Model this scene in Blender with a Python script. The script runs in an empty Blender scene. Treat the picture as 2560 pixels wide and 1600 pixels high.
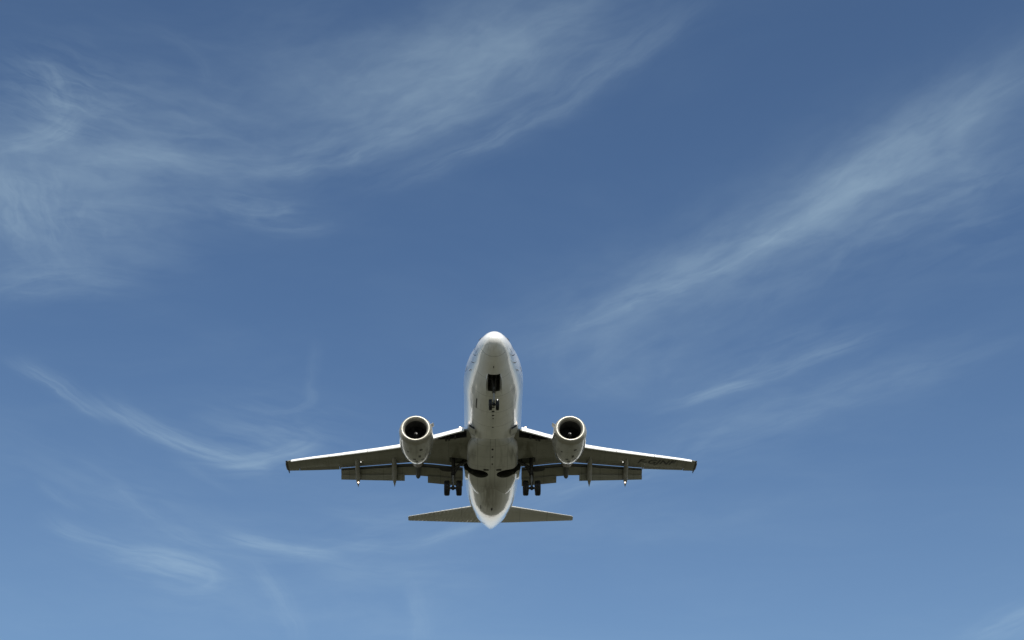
import bpy, bmesh, math, random
import numpy as np
from mathutils import Matrix, Vector
random.seed(7)
scene = bpy.context.scene
COL = scene.collection
R = math.radians

# ------------------------------------------------------------------ camera
cam_d = bpy.data.cameras.new('camera')
cam_d.sensor_width = 36.0
cam_d.lens = 49.88
cam_d.clip_start = 0.1
cam_d.clip_end = 200000
cam = bpy.data.objects.new('camera', cam_d)
COL.objects.link(cam)
cam.location = (0, 0, 1.7)
CAM_ELEV = 30.6
cam.rotation_euler = (R(90 + CAM_ELEV), 0, 0)
scene.camera = cam

# ------------------------------------------------------------------ exposure
vs = scene.view_settings
vs.view_transform = 'Standard'
vs.look = 'None'
vs.exposure = EXPOSURE = 0.7
vs.gamma = 1.0
vs.use_curve_mapping = False

# ------------------------------------------------------------------ sun
SUN_EL, SUN_AZ = 44.0, 174.0            # azimuth from +Y (north) towards +X
sun_d = bpy.data.lights.new('sun', 'SUN')
sun_d.energy = 4.5
sun_d.angle = R(0.53)
sun_d.color = (1.0, 0.96, 0.88)
sun = bpy.data.objects.new('sun', sun_d)
COL.objects.link(sun)
sdir = Vector((math.sin(R(SUN_AZ)) * math.cos(R(SUN_EL)), math.cos(R(SUN_AZ)) * math.cos(R(SUN_EL)), math.sin(R(SUN_EL))))
sun.rotation_euler = sdir.to_track_quat('Z', 'Y').to_euler()

# ------------------------------------------------------------------ sky with thin cirrus
# each streak lies on the cirrus layer, in units of the layer's height: start east/north,
# direction, length, bow, half widths on both sides, density, grain along its length
STREAKS = [
    (-0.4990, 1.1510, 0.0026, 1.0000, 0.1006, -0.0305, 0.0162, 0.0141, 0.1300, 1.6),
    (-0.4660, 1.2375, -0.8617, 0.5073, 0.1581, -0.0349, 0.0216, 0.0104, 0.1700, 2.7),
    (-0.4606, 1.1905, 0.7951, 0.6064, 0.0603, 0.1072, 0.0171, 0.0155, 0.0700, 1.4),
    (-0.5884, 1.3026, -0.1167, 0.9932, 0.2281, 0.0212, 0.0357, 0.0351, 0.1400, 2.8),
    (-0.6063, 1.2731, 0.9474, 0.3200, 0.2608, 0.1303, 0.0720, 0.0749, 0.1100, 5.9),
    (-0.5261, 1.3269, 0.9955, 0.0946, 0.1886, -0.0453, 0.0189, 0.0247, 0.0700, 4.1),
    (-0.3782, 1.3566, 0.9109, -0.4127, 0.4199, 0.1756, 0.0180, 0.0565, 0.1600, 8.4),
    (-0.1570, 1.3806, 0.7310, -0.6824, 0.4771, 0.1147, 0.0182, 0.0272, 0.1300, 9.4),
    (-0.1332, 1.2375, 0.8441, -0.5362, 0.2645, -0.0017, 0.0419, 0.0456, 0.0800, 5.6),
    (-0.2353, 1.2731, 0.8146, -0.5800, 0.4239, -0.0398, 0.0687, 0.0585, 0.1000, 8.9),
    (-0.3651, 1.4120, 0.9999, 0.0164, 0.1024, 0.0577, 0.0155, 0.0169, 0.1100, 2.1),
    (-0.3447, 1.4435, 0.9980, 0.0636, 0.1367, 0.0898, 0.0144, 0.0142, 0.0700, 2.8),
    (-0.3772, 1.0981, 0.3509, 0.9364, 0.1087, -0.0918, 0.0083, 0.0103, 0.0300, 2.1),
    (-0.7124, 1.6326, 0.9911, -0.1329, 0.2301, -0.1560, 0.0383, 0.0550, 0.1300, 4.1),
    (0.0115, 1.7720, 0.6484, -0.7613, 0.8726, 0.1949, 0.0445, 0.0652, 0.1900, 15.9),
    (0.3149, 1.5013, 0.5668, -0.8239, 0.4481, -0.0034, 0.0423, 0.0473, 0.0900, 8.9),
    (0.0564, 1.7330, 0.6952, -0.7188, 0.4902, 0.1308, 0.0129, 0.0136, 0.1200, 8.2),
    (0.3780, 1.4053, 0.4322, -0.9018, 0.1977, -0.0264, 0.0062, 0.0074, 0.0500, 3.6),
    (0.1108, 1.6909, 0.6705, -0.7419, 0.7019, 0.1048, 0.0996, 0.1124, 0.1200, 13.2),
    (0.3034, 1.4922, 0.8810, -0.4732, 0.3526, -0.1396, 0.0685, 0.0486, 0.0900, 7.5),
    (0.2283, 1.6482, 0.8427, -0.5383, 0.4818, -0.1056, 0.0320, 0.0355, 0.0500, 9.4),
    (0.1080, 1.6909, 0.3306, 0.9438, 0.2691, 0.1918, 0.0671, 0.0513, 0.0600, 2.4),
    (0.0974, 1.7697, 0.9836, 0.1804, 0.1966, 0.0757, 0.1101, 0.1113, 0.0600, 3.3),
    (0.2240, 1.9720, 0.7622, -0.6473, 0.4088, 0.0400, 0.0211, 0.0321, 0.1600, 6.4),
    (0.2591, 1.9502, 0.7639, -0.6453, 0.1294, -0.0069, 0.0129, 0.0151, 0.1400, 1.9),
    (0.2068, 2.0972, 0.8102, -0.5861, 0.6558, 0.0840, 0.0599, 0.0571, 0.0900, 10.5),
    (0.0071, 2.3374, 0.8545, -0.5195, 0.3796, -0.0590, 0.0306, 0.0359, 0.1200, 5.0),
    (1.0467, 3.1267, 0.2755, -0.9613, 0.3044, -0.0030, 0.0895, 0.0675, 0.2000, 2.3),
    (-0.7321, 1.7932, 0.4038, 0.9148, 0.2350, 0.0057, 0.0122, 0.0241, 0.2300, 3.0),
    (-0.6334, 1.9182, 0.6189, 0.7855, 0.3288, 0.1216, 0.0216, 0.0335, 0.2800, 4.4),
    (-0.5096, 2.1717, 0.8749, -0.4844, 0.2215, 0.1071, 0.0369, 0.0408, 0.2200, 2.8),
    (-0.3913, 1.9679, 0.6677, -0.7445, 0.1274, 0.1648, 0.0109, 0.0125, 0.0800, 1.4),
    (-0.3116, 1.9117, 0.2092, -0.9779, 0.1688, 0.0019, 0.0105, 0.0104, 0.0400, 1.4),
    (-0.4852, 1.9720, 0.8081, 0.5891, 0.2203, 0.0023, 0.0413, 0.0479, 0.0700, 3.2),
    (-0.8511, 2.3959, 0.7306, 0.6828, 0.2695, 0.1711, 0.0269, 0.0413, 0.1500, 3.4),
    (-0.7681, 2.5736, 0.8518, 0.5239, 0.2280, -0.1427, 0.0680, 0.0411, 0.3000, 2.9),
    (-0.5976, 2.6486, -0.3582, 0.9336, 0.1316, -0.0876, 0.0104, 0.0105, 0.1000, 0.6),
    (-0.7390, 2.7551, 0.9683, -0.2499, 0.1756, 0.1777, 0.0399, 0.0347, 0.0700, 2.0),
    (-0.5313, 2.4704, 0.8606, 0.5093, 0.2233, 0.0742, 0.0353, 0.0269, 0.2800, 2.8),
    (-0.6472, 2.4052, 0.5343, 0.8453, 0.2267, 0.0498, 0.0219, 0.0246, 0.0900, 2.3),
    (-0.4102, 2.5446, 0.9593, 0.2824, 0.3296, 0.3163, 0.0714, 0.0768, 0.0900, 4.2),
    (-0.1821, 2.5344, 0.7221, -0.6918, 0.1867, 0.0251, 0.0132, 0.0174, 0.1500, 1.9),
    (-0.3383, 2.5061, 1.0000, 0.0000, 0.2030, 0.1402, 0.0373, 0.0404, 0.0700, 2.7),
    (-0.3443, 2.3645, 0.9721, 0.2347, 0.1894, 0.0767, 0.0264, 0.0296, 0.0800, 2.6),
    (-0.5043, 2.6053, 0.0461, 0.9989, 0.5076, -0.0642, 0.0227, 0.0242, 0.1200, 2.4),
    (-0.2047, 2.7158, -0.0180, 0.9998, 0.4110, -0.0288, 0.0153, 0.0288, 0.1000, 1.6),
    (-0.8144, 2.2287, 0.2551, 0.9669, 0.1480, 0.0199, 0.0161, 0.0159, 0.0500, 1.4),
    (-0.6842, 2.2421, 0.1983, 0.9801, 0.1761, 0.0276, 0.0125, 0.0144, 0.0500, 1.4),
    (-0.5546, 2.1293, 0.3763, 0.9265, 0.1732, 0.0279, 0.0134, 0.0133, 0.0500, 1.7),
    (-0.7779, 2.1959, 0.8271, 0.5621, 0.4745, 0.2795, 0.1118, 0.1040, 0.0500, 6.5),
    (-0.6172, 1.2516, 0.5326, 0.8464, 0.3279, -0.0637, 0.1463, 0.1286, 0.1000, 6.2),
    (-0.5249, 1.2731, 0.9997, -0.0249, 0.2906, 0.0428, 0.0997, 0.0834, 0.1000, 6.4),
    (-0.2775, 1.2236, 0.8914, -0.4533, 0.4089, 0.1591, 0.0749, 0.0960, 0.1200, 9.0),
    (-0.6999, 1.5292, 0.9923, -0.1240, 0.2977, -0.2195, 0.0972, 0.0961, 0.0800, 5.6),
    (-0.8790, 2.7621, 0.9968, 0.0801, 0.8985, 0.3352, 0.2445, 0.2367, 0.0800, 11.0),
    (-0.2965, 2.4626, 0.8782, -0.4783, 0.5235, 0.2597, 0.1211, 0.1112, 0.0700, 6.6),
    (-0.4795, 2.3143, 0.9634, -0.2682, 0.4416, 0.1615, 0.1025, 0.0953, 0.0400, 6.0),
    (-0.0222, 2.4626, 0.9539, -0.3002, 0.5524, 0.3149, 0.0990, 0.1108, 0.0400, 7.6),
]
PATCHES = [
    (-0.496, 1.217, 0.055, 0.070, 0.842, 0.539, 0.260, 56.644),
    (-0.494, 1.349, 0.152, 0.168, 0.978, 0.207, 0.150, 23.754),
    (-0.596, 1.422, 0.105, 0.086, -0.150, 0.989, 0.170, 53.278),
    (-0.385, 1.252, 0.116, 0.116, 0.918, 0.397, 0.120, 30.956),
    (-0.101, 1.217, 0.218, 0.096, 0.846, -0.533, 0.130, 28.221),
    (0.042, 1.126, 0.147, 0.062, 0.741, -0.672, 0.100, 37.294),
    (-0.157, 1.114, 0.178, 0.103, 0.942, -0.334, 0.080, 19.793),
    (-0.313, 1.422, 0.073, 0.039, 0.985, 0.175, 0.160, 41.019),
    (0.167, 1.781, 0.143, 0.198, 0.673, -0.740, 0.120, 11.533),
    (0.393, 1.511, 0.311, 0.100, 0.592, -0.806, 0.100, 25.091),
    (0.533, 1.405, 0.138, 0.134, 0.765, -0.644, 0.140, 23.537),
    (-0.610, 1.577, 0.140, 0.059, 0.996, -0.091, 0.120, 27.520),
    (-0.371, 2.043, 0.110, 0.116, 0.851, 0.524, 0.160, 24.934),
    (-0.443, 2.172, 0.087, 0.057, 0.999, 0.048, 0.180, 21.969),
    (-0.676, 2.649, 0.165, 0.101, 0.702, 0.712, 0.180, 17.881),
    (-0.370, 2.584, 0.330, 0.132, 0.976, 0.219, 0.120, 12.255),
    (-0.208, 2.463, 0.254, 0.101, 0.846, -0.532, 0.100, 15.977),
    (0.364, 2.043, 0.339, 0.090, 0.694, -0.720, 0.120, 18.680),
    (-0.687, 2.297, 0.250, 0.114, 0.493, 0.870, 0.080, 18.946),
    (0.384, 1.770, 0.161, 0.042, 0.681, -0.732, 0.100, 31.707),
]

world = bpy.data.worlds.new('World')
scene.world = world
world.use_nodes = True
wt = world.node_tree
wt.nodes.clear()


class NT:
    """small helper for wiring node trees"""
    def __init__(self, tree): self.t = tree
    def new(self, kind, **kw):
        n = self.t.nodes.new(kind)
        for k, v in kw.items(): setattr(n, k, v)
        return n
    def put(self, sock, v):
        if isinstance(v, bpy.types.NodeSocket): self.t.links.new(v, sock)
        else: sock.default_value = v
    def m(self, op, a, b=None, c=None, clamp=False):
        n = self.new('ShaderNodeMath', operation=op, use_clamp=clamp)
        for i, v in enumerate((a, b, c)):
            if v is not None: self.put(n.inputs[i], v)
        return n.outputs[0]
    def step(self, x, a, b, to0=0.0, to1=1.0):
        n = self.new('ShaderNodeMapRange', interpolation_type='SMOOTHSTEP')
        for k, v in (('Value', x), ('From Min', a), ('From Max', b), ('To Min', to0), ('To Max', to1)):
            self.put(n.inputs[k], v)
        return n.outputs[0]
    def xyz(self, x, y, z):
        n = self.new('ShaderNodeCombineXYZ')
        for i, v in enumerate((x, y, z)): self.put(n.inputs[i], v)
        return n.outputs[0]
    def noise(self, vec, scale, detail, rough=0.55, dist=0.0, out='Fac'):
        n = self.new('ShaderNodeTexNoise')
        self.put(n.inputs['Vector'], vec)
        n.inputs['Scale'].default_value = scale
        n.inputs['Detail'].default_value = detail
        n.inputs['Roughness'].default_value = rough
        n.inputs['Distortion'].default_value = dist
        return n.outputs[out]
    def mix(self, fac, a, b, blend='MIX'):
        n = self.new('ShaderNodeMix', data_type='RGBA', blend_type=blend)
        self.put(n.inputs[0], fac); self.put(n.inputs[6], a); self.put(n.inputs[7], b)
        return n.outputs[2]


def streak_group():
    g = bpy.data.node_groups.new('cirrus_streak', 'ShaderNodeTree')
    itf = g.interface
    for nm in ('U', 'V', 'X0', 'Y0', 'DX', 'DY', 'Length', 'Bow', 'WidthPos', 'WidthNeg', 'Density', 'Grain', 'Seed', 'Sum'):
        itf.new_socket(nm, in_out='INPUT', socket_type='NodeSocketFloat')
    for nm in ('UOut', 'VOut'):
        itf.new_socket(nm, in_out='OUTPUT', socket_type='NodeSocketFloat')
    itf.new_socket('Out', in_out='OUTPUT', socket_type='NodeSocketFloat')
    n = NT(g)
    gi = n.new('NodeGroupInput').outputs
    go = n.new('NodeGroupOutput')
    du, dv = n.m('SUBTRACT', gi['U'], gi['X0']), n.m('SUBTRACT', gi['V'], gi['Y0'])
    t = n.m('DIVIDE', n.m('ADD', n.m('MULTIPLY', du, gi['DX']), n.m('MULTIPLY', dv, gi['DY'])), gi['Length'])
    s = n.m('SUBTRACT', n.m('MULTIPLY', dv, gi['DX']), n.m('MULTIPLY', du, gi['DY']))
    tc = n.m('MINIMUM', n.m('MAXIMUM', t, -0.2), 1.2)
    s = n.m('SUBTRACT', s, n.m('MULTIPLY', gi['Bow'], n.m('MULTIPLY', tc, n.m('SUBTRACT', 1.0, tc))))
    pos = n.m('GREATER_THAN', s, 0.0)
    w = n.m('ADD', n.m('MULTIPLY', gi['WidthPos'], pos), n.m('MULTIPLY', gi['WidthNeg'], n.m('SUBTRACT', 1.0, pos)))
    q = n.m('DIVIDE', s, w)
    body = n.m('EXPONENT', n.m('MULTIPLY', n.m('MULTIPLY', q, q), -1.0))
    win = n.m('MULTIPLY', n.step(t, -0.12, 0.3), n.step(t, 0.7, 1.12, 1.0, 0.0))
    wm = n.m('ADD', gi['WidthPos'], gi['WidthNeg'])
    fib = n.noise(n.xyz(n.m('MULTIPLY', t, n.m('MULTIPLY', gi['Grain'], 0.55)), n.m('MULTIPLY', n.m('DIVIDE', s, wm), 2.9), gi['Seed']), 1.0, 3.5, 0.62, 0.3)
    fib = n.step(fib, 0.26, 0.76, 0.38, 1.5)
    out = n.m('MULTIPLY', n.m('MULTIPLY', body, win), n.m('MULTIPLY', fib, gi['Density']))
    n.put(go.inputs['Out'], n.m('ADD', gi['Sum'], out))
    # hand the position on to the next streak, so that they are worked out one after the other
    n.put(go.inputs['UOut'], n.m('MULTIPLY_ADD', out, 1e-7, gi['U']))
    n.put(go.inputs['VOut'], n.m('MULTIPLY_ADD', out, 1e-7, gi['V']))
    return g


w = NT(wt)
geo = w.new('ShaderNodeTexCoord').outputs['Generated']
sep = w.new('ShaderNodeSeparateXYZ')
w.put(sep.inputs[0], geo)
zz = w.m('MAXIMUM', sep.outputs[2], 0.04)
U0, V0 = w.m('DIVIDE', sep.outputs[0], zz), w.m('DIVIDE', sep.outputs[1], zz)
p0 = w.xyz(U0, V0, 0.0)
warp = w.new('ShaderNodeSeparateColor')
w.put(warp.inputs[0], w.noise(p0, 7.0, 3.0, 0.55, 0.0, 'Color'))
U = w.m('ADD', U0, w.m('MULTIPLY', w.m('SUBTRACT', warp.outputs[0], 0.5), 0.032))
V = w.m('ADD', V0, w.m('MULTIPLY', w.m('SUBTRACT', warp.outputs[1], 0.5), 0.040))
warp2 = w.new('ShaderNodeSeparateColor')
w.put(warp2.inputs[0], w.noise(p0, 26.0, 3.0, 0.6, 0.0, 'Color'))
U = w.m('ADD', U, w.m('MULTIPLY', w.m('SUBTRACT', warp2.outputs[0], 0.5), 0.011))
V = w.m('ADD', V, w.m('MULTIPLY', w.m('SUBTRACT', warp2.outputs[1], 0.5), 0.015))
SG = streak_group()
total = 0.0
for i, (x0, y0, dx, dy, L, c, wp, wn, amp, gr) in enumerate(STREAKS):
    n = w.new('ShaderNodeGroup')
    n.node_tree = SG
    for nm, v in (('U', U), ('V', V), ('X0', x0), ('Y0', y0), ('DX', dx), ('DY', dy), ('Length', L), ('Bow', c),
                  ('WidthPos', wp), ('WidthNeg', wn), ('Density', amp), ('Grain', gr), ('Seed', i * 3.7), ('Sum', total)):
        w.put(n.inputs[nm], v)
    total, U, V = n.outputs['Out'], n.outputs['UOut'], n.outputs['VOut']
# broken, tangled patches: centre, radii, direction of the grain, density
for i, (cx, cy, ra, rb, dx, dy, amp, sc) in enumerate(PATCHES):
    du, dv = w.m('SUBTRACT', U, cx), w.m('SUBTRACT', V, cy)
    a = w.m('ADD', w.m('MULTIPLY', du, dx), w.m('MULTIPLY', dv, dy))
    b = w.m('SUBTRACT', w.m('MULTIPLY', dv, dx), w.m('MULTIPLY', du, dy))
    qa, qb = w.m('DIVIDE', a, ra), w.m('DIVIDE', b, rb)
    fall = w.m('EXPONENT', w.m('MULTIPLY', w.m('ADD', w.m('MULTIPLY', qa, qa), w.m('MULTIPLY', qb, qb)), -1.0))
    tex = w.noise(w.xyz(w.m('MULTIPLY', a, sc * 0.38), w.m('MULTIPLY', b, sc), 11.0 + i * 5.3), 1.0, 4.0, 0.55, 0.8)
    den = w.m('MULTIPLY', w.m('MULTIPLY', fall, w.step(tex, 0.30, 0.80)), amp)
    total = w.m('ADD', total, den)
    U, V = w.m('MULTIPLY_ADD', den, 1e-7, U), w.m('MULTIPLY_ADD', den, 1e-7, V)
# a very thin uneven veil everywhere
veil = w.noise(w.xyz(w.m('MULTIPLY', U, 1.0), w.m('MULTIPLY', V, 1.6), 4.0), 1.7, 5.0, 0.6, 0.6)
total = w.m('ADD', total, w.step(veil, 0.42, 0.8, 0.0, 0.06))
# thicker unseen cirrus overhead, behind and aside, added for whiter fill light, and pale haze low on the horizon
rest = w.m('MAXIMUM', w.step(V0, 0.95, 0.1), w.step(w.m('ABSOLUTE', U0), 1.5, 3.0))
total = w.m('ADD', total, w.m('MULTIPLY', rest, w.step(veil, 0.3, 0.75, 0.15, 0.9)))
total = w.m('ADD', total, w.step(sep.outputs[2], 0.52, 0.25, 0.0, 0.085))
opac = w.m('SUBTRACT', 1.0, w.m('EXPONENT', w.m('MULTIPLY', total, -0.55)))

sky = w.new('ShaderNodeTexSky', sky_type='NISHITA', sun_disc=False)
sky.sun_elevation = R(SUN_EL)
sky.sun_rotation = R(SUN_AZ)
sky.altitude = 0
sky.air_density, sky.dust_density, sky.ozone_density = 1.25, 0.25, 7.0
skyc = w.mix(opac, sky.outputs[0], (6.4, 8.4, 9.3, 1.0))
# bright horizon haze below the view, added for pale reflections and whiter flanks
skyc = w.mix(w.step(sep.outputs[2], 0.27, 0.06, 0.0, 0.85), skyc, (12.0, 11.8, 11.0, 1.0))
bg = w.new('ShaderNodeBackground')
bg.inputs['Strength'].default_value = 0.0575
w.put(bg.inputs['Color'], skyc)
w.put(w.new('ShaderNodeOutputWorld').inputs['Surface'], bg.outputs[0])
world.cycles.sampling_method = 'MANUAL'
world.cycles.sample_map_resolution = 512
scene.cycles.use_adaptive_sampling = True
scene.cycles.adaptive_threshold = 0.012

# ------------------------------------------------------------------ materials
def material(name):
    m = bpy.data.materials.new(name)
    m.use_nodes = True
    m.node_tree.nodes.clear()
    n = NT(m.node_tree)
    b = n.new('ShaderNodeBsdfPrincipled')
    n.put(n.new('ShaderNodeOutputMaterial').inputs['Surface'], b.outputs[0])
    return m, n, b


def objco(n):
    return n.new('ShaderNodeTexCoord').outputs['Object']


def plain(name, col, rough=0.5, metal=0.0, var=0.25, scale=6.0, coat=0.0):
    m, n, b = material(name)
    f = n.noise(objco(n), scale, 5.0, 0.6)
    lo = tuple(c * (1 - var) for c in col) + (1,)
    hi = tuple(min(1, c * (1 + var * 0.5)) for c in col) + (1,)
    n.put(b.inputs['Base Color'], n.mix(n.step(f, 0.3, 0.7), lo, hi))
    n.put(b.inputs['Roughness'], n.step(n.noise(objco(n), scale * 2.3, 3.0), 0.3, 0.7, rough * 0.85, min(1, rough * 1.15)))
    b.inputs['Metallic'].default_value = metal
    b.inputs['Coat Weight'].default_value = coat
    b.inputs['Coat Roughness'].default_value = 0.08
    return m


def line(n, v, at, half):
    """1 on a thin line where v is near at"""
    return n.step(n.m('ABSOLUTE', n.m('SUBTRACT', v, at)), half * 0.5, half, 1.0, 0.0)


def lines(n, v, spots, half):
    acc = None
    for s in spots:
        l = line(n, v, s, half)
        acc = l if acc is None else n.m('MAXIMUM', acc, l)
    return acc


def skin_paint(name, col, rough, coat, frames=(), stringers=(), streak=0.3, ripple=0.0, ior=1.5, dirt=(0.11, 0.095, 0.06), keel=0.0, swept=(), panels=False, windows=False):
    """painted sheet metal: skin joints, rivet bands, oily streaks running aft, slight oil-canning"""
    m, n, b = material(name)
    co = objco(n)
    sp = n.new('ShaderNodeSeparateXYZ'); n.put(sp.inputs[0], co)
    x, y, z = sp.outputs
    c0 = n.mix(n.step(n.noise(co, 1.3, 5.0, 0.6), 0.3, 0.7), tuple(v * 0.93 for v in col) + (1,), tuple(min(1, v * 1.03) for v in col) + (1,))
    # streaks of grime stretched along the airflow
    st = n.noise(n.xyz(n.m('MULTIPLY', x, 5.0), n.m('MULTIPLY', y, 0.28), n.m('MULTIPLY', z, 5.0)), 1.0, 5.0, 0.62, 0.2)
    blot = n.noise(co, 0.55, 3.0, 0.6)
    sf = n.m('MULTIPLY', n.m('MULTIPLY', n.step(st, 0.45, 0.75), n.step(blot, 0.35, 0.65)), streak)
    if keel:                                                # oily grime along the keel behind the wheel wells
        kx = n.step(n.m('ABSOLUTE', n.m('ADD', x, n.m('MULTIPLY', n.m('SUBTRACT', st, 0.5), 1.2))), 1.25, 0.15)
        kf = n.m('MULTIPLY', n.m('MULTIPLY', kx, n.m('MULTIPLY', n.step(y, 14.2, 16.5), n.step(y, 26.5, 19.0))), n.step(st, 0.2, 0.7, keel * .5, keel))
        sf = n.m('MAXIMUM', sf, kf)
    c1 = n.mix(sf, c0, dirt + (1,))
    ln = None
    if frames: ln = lines(n, y, frames, 0.017)
    if stringers:
        l2 = lines(n, n.m('ABSOLUTE', x), stringers, 0.017)
        ln = l2 if ln is None else n.m('MAXIMUM', ln, l2)
    ax_ = n.m('ABSOLUTE', x)
    for k_, at in swept:                                    # joints that follow the sweep of the surface
        l3 = line(n, n.m('SUBTRACT', y, n.m('MULTIPLY', ax_, k_)), at, 0.014)
        ln = l3 if ln is None else n.m('MAXIMUM', ln, l3)
    if panels:                                              # rows of oval tank access covers
        for k_, at in ((0.43, 11.55), (0.43, 12.5)):
            u1 = n.m('SUBTRACT', n.m('FRACT', n.m('DIVIDE', ax_, 0.62)), 0.5)
            v1 = n.m('DIVIDE', n.m('SUBTRACT', n.m('SUBTRACT', y, n.m('MULTIPLY', ax_, k_)), at), 0.62)
            rr2 = n.m('SQRT', n.m('ADD', n.m('MULTIPLY', n.m('MULTIPLY', u1, u1), 2.2), n.m('MULTIPLY', v1, v1)))
            ov = n.m('MULTIPLY', line(n, rr2, 0.36, 0.05), 0.6)
            ln = ov if ln is None else n.m('MAXIMUM', ln, ov)
    if ln is not None:
        c1 = n.mix(n.m('MULTIPLY', ln, 0.7), c1, tuple(v * 0.25 for v in col) + (1,))
    if windows:                                             # the row of rounded cabin windows on both sides
        u1 = n.m('MULTIPLY', n.m('SUBTRACT', n.m('FRACT', n.m('DIVIDE', y, 0.508)), 0.5), 0.508 / 0.125)
        v1 = n.m('DIVIDE', n.m('SUBTRACT', z, 0.52), 0.18)
        p4 = lambda q: n.m('MULTIPLY', n.m('MULTIPLY', q, q), n.m('MULTIPLY', q, q))
        wm = n.m('MULTIPLY', n.m('LESS_THAN', n.m('ADD', p4(u1), p4(v1)), 1.0), n.m('MULTIPLY', n.m('GREATER_THAN', y, 6.1), n.m('LESS_THAN', y, 23.4)))
        c1 = n.mix(wm, c1, (0.02, 0.022, 0.026, 1))
    n.put(b.inputs['Base Color'], c1)
    n.put(b.inputs['Roughness'], n.m('ADD', rough, n.m('MULTIPLY', sf, 0.25)))
    b.inputs['Coat Weight'].default_value = coat
    b.inputs['Coat Roughness'].default_value = 0.04
    b.inputs['Coat IOR'].default_value = ior
    bp = n.new('ShaderNodeBump')
    bp.inputs['Strength'].default_value = 1.0
    bp.inputs['Distance'].default_value = 1.0
    hgt = n.m('MULTIPLY', n.noise(co, 1.6, 2.0), 0.012)
    if ripple:
        wv = n.new('ShaderNodeTexWave', wave_type='BANDS', bands_direction='X', wave_profile='SIN')
        n.put(wv.inputs['Vector'], n.xyz(n.m('ADD', x, n.m('MULTIPLY', y, 0.25)), y, z))
        wv.inputs['Scale'].default_value = 1.15
        wv.inputs['Distortion'].default_value = 2.2
        wv.inputs['Detail'].default_value = 2.0
        hgt = n.m('ADD', hgt, n.m('MULTIPLY', wv.outputs['Fac'], ripple))
    n.put(bp.inputs['Height'], hgt)
    n.put(b.inputs['Normal'], bp.outputs[0])
    n.put(b.inputs['Coat Normal'], bp.outputs[0])
    return m


FR = [1.05, 2.9, 4.6, 6.4, 8.2, 20.4, 22.3, 24.2, 26.0, 27.9]
M = dict(
    white=skin_paint('fuselage_paint', (0.80, 0.80, 0.785), 0.28, 1.0, FR, (), 0.25, ior=1.65, keel=0.85, windows=True),
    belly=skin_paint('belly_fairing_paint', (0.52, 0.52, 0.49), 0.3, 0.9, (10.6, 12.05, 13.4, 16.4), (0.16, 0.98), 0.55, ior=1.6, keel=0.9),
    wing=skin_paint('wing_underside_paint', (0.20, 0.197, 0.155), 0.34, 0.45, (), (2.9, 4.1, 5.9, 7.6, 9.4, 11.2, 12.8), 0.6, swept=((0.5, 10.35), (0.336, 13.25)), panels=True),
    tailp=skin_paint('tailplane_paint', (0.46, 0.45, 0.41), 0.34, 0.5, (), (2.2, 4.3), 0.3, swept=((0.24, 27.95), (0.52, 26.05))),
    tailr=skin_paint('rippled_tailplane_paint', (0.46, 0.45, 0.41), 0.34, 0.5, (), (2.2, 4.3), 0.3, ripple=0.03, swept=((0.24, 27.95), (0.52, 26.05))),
    slat=plain('slat_paint', (0.80, 0.80, 0.79), 0.32, var=0.06, coat=0.4),
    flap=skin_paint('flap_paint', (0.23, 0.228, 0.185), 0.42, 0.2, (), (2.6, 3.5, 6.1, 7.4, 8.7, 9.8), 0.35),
    vane=plain('flap_vane_shade_tone', (0.105, 0.108, 0.105), 0.4, 0.2, 0.2, 3.0),  # dark tone puts the shade on the vane into its colour
    fair=plain('fairing_paint', (0.27, 0.265, 0.235), 0.4, var=0.18, scale=3.0, coat=0.15),
    cowl=skin_paint('cowling_paint', (0.44, 0.44, 0.42), 0.26, 0.9, (10.35, 11.5), (), 0.8, ior=1.6),
    lip=plain('inlet_lip_metal', (0.36, 0.345, 0.30), 0.40, 0.5, 0.06, 3.0),
    duct=plain('inlet_duct_lining', (0.045, 0.045, 0.045), 0.55, var=0.2),
    fan=plain('fan_blade_titanium', (0.05, 0.05, 0.055), 0.45, 0.6, 0.3, 8.0),
    spin=plain('spinner_paint', (0.012, 0.012, 0.012), 0.5, 0.0, 0.2),
    spiral=plain('spinner_spiral_white', (0.35, 0.35, 0.35), 0.35, var=0.05),
    steel=plain('exhaust_steel', (0.22, 0.20, 0.18), 0.4, 0.9, 0.3),
    well=plain('wheel_well_primer', (0.055, 0.058, 0.045), 0.7, var=0.5),
    dark=plain('dark_recess', (0.02, 0.02, 0.02), 0.7),
    tyre=plain('tyre_rubber', (0.008, 0.008, 0.008), 0.7, var=0.3),
    hub=plain('wheel_hub_grey', (0.16, 0.16, 0.155), 0.4, 0.3),
    strut=plain('gear_leg_paint', (0.030, 0.030, 0.027), 0.45, var=0.3),
    chrome=plain('oleo_chrome', (0.16, 0.16, 0.15), 0.3, 0.8, 0.1),
    ink=plain('black_marking_paint', (0.02, 0.02, 0.02), 0.45),
    seam=plain('joint_sealant', (0.30, 0.30, 0.29), 0.5),
    glass=plain('cockpit_glass', (0.015, 0.018, 0.02), 0.05, var=0.1, coat=1.0),
    fin=plain('fin_paint', (0.76, 0.76, 0.76), 0.3, var=0.05, coat=0.6),
)


def lamp_mat(name, col, s):
    m, n, b = material(name)
    b.inputs['Base Color'].default_value = (0.8, 0.8, 0.8, 1)
    b.inputs['Emission Color'].default_value = col + (1,)
    b.inputs['Emission Strength'].default_value = s
    return m


M['lamp'] = lamp_mat('landing_light_glow', (1.0, 0.80, 0.62), 2.2)
M['lamp_amber'] = lamp_mat('root_light_glow', (1.0, 0.62, 0.32), 3.0)
M['glint'] = lamp_mat('painted_glint_glow', (1.0, 0.97, 0.9), 0.8)  # glow that paints small glints, no lamp behind it
M['red'] = plain('red_position_lens', (0.25, 0.03, 0.02), 0.15)
M['green'] = plain('green_position_lens', (0.02, 0.2, 0.08), 0.15)


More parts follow.
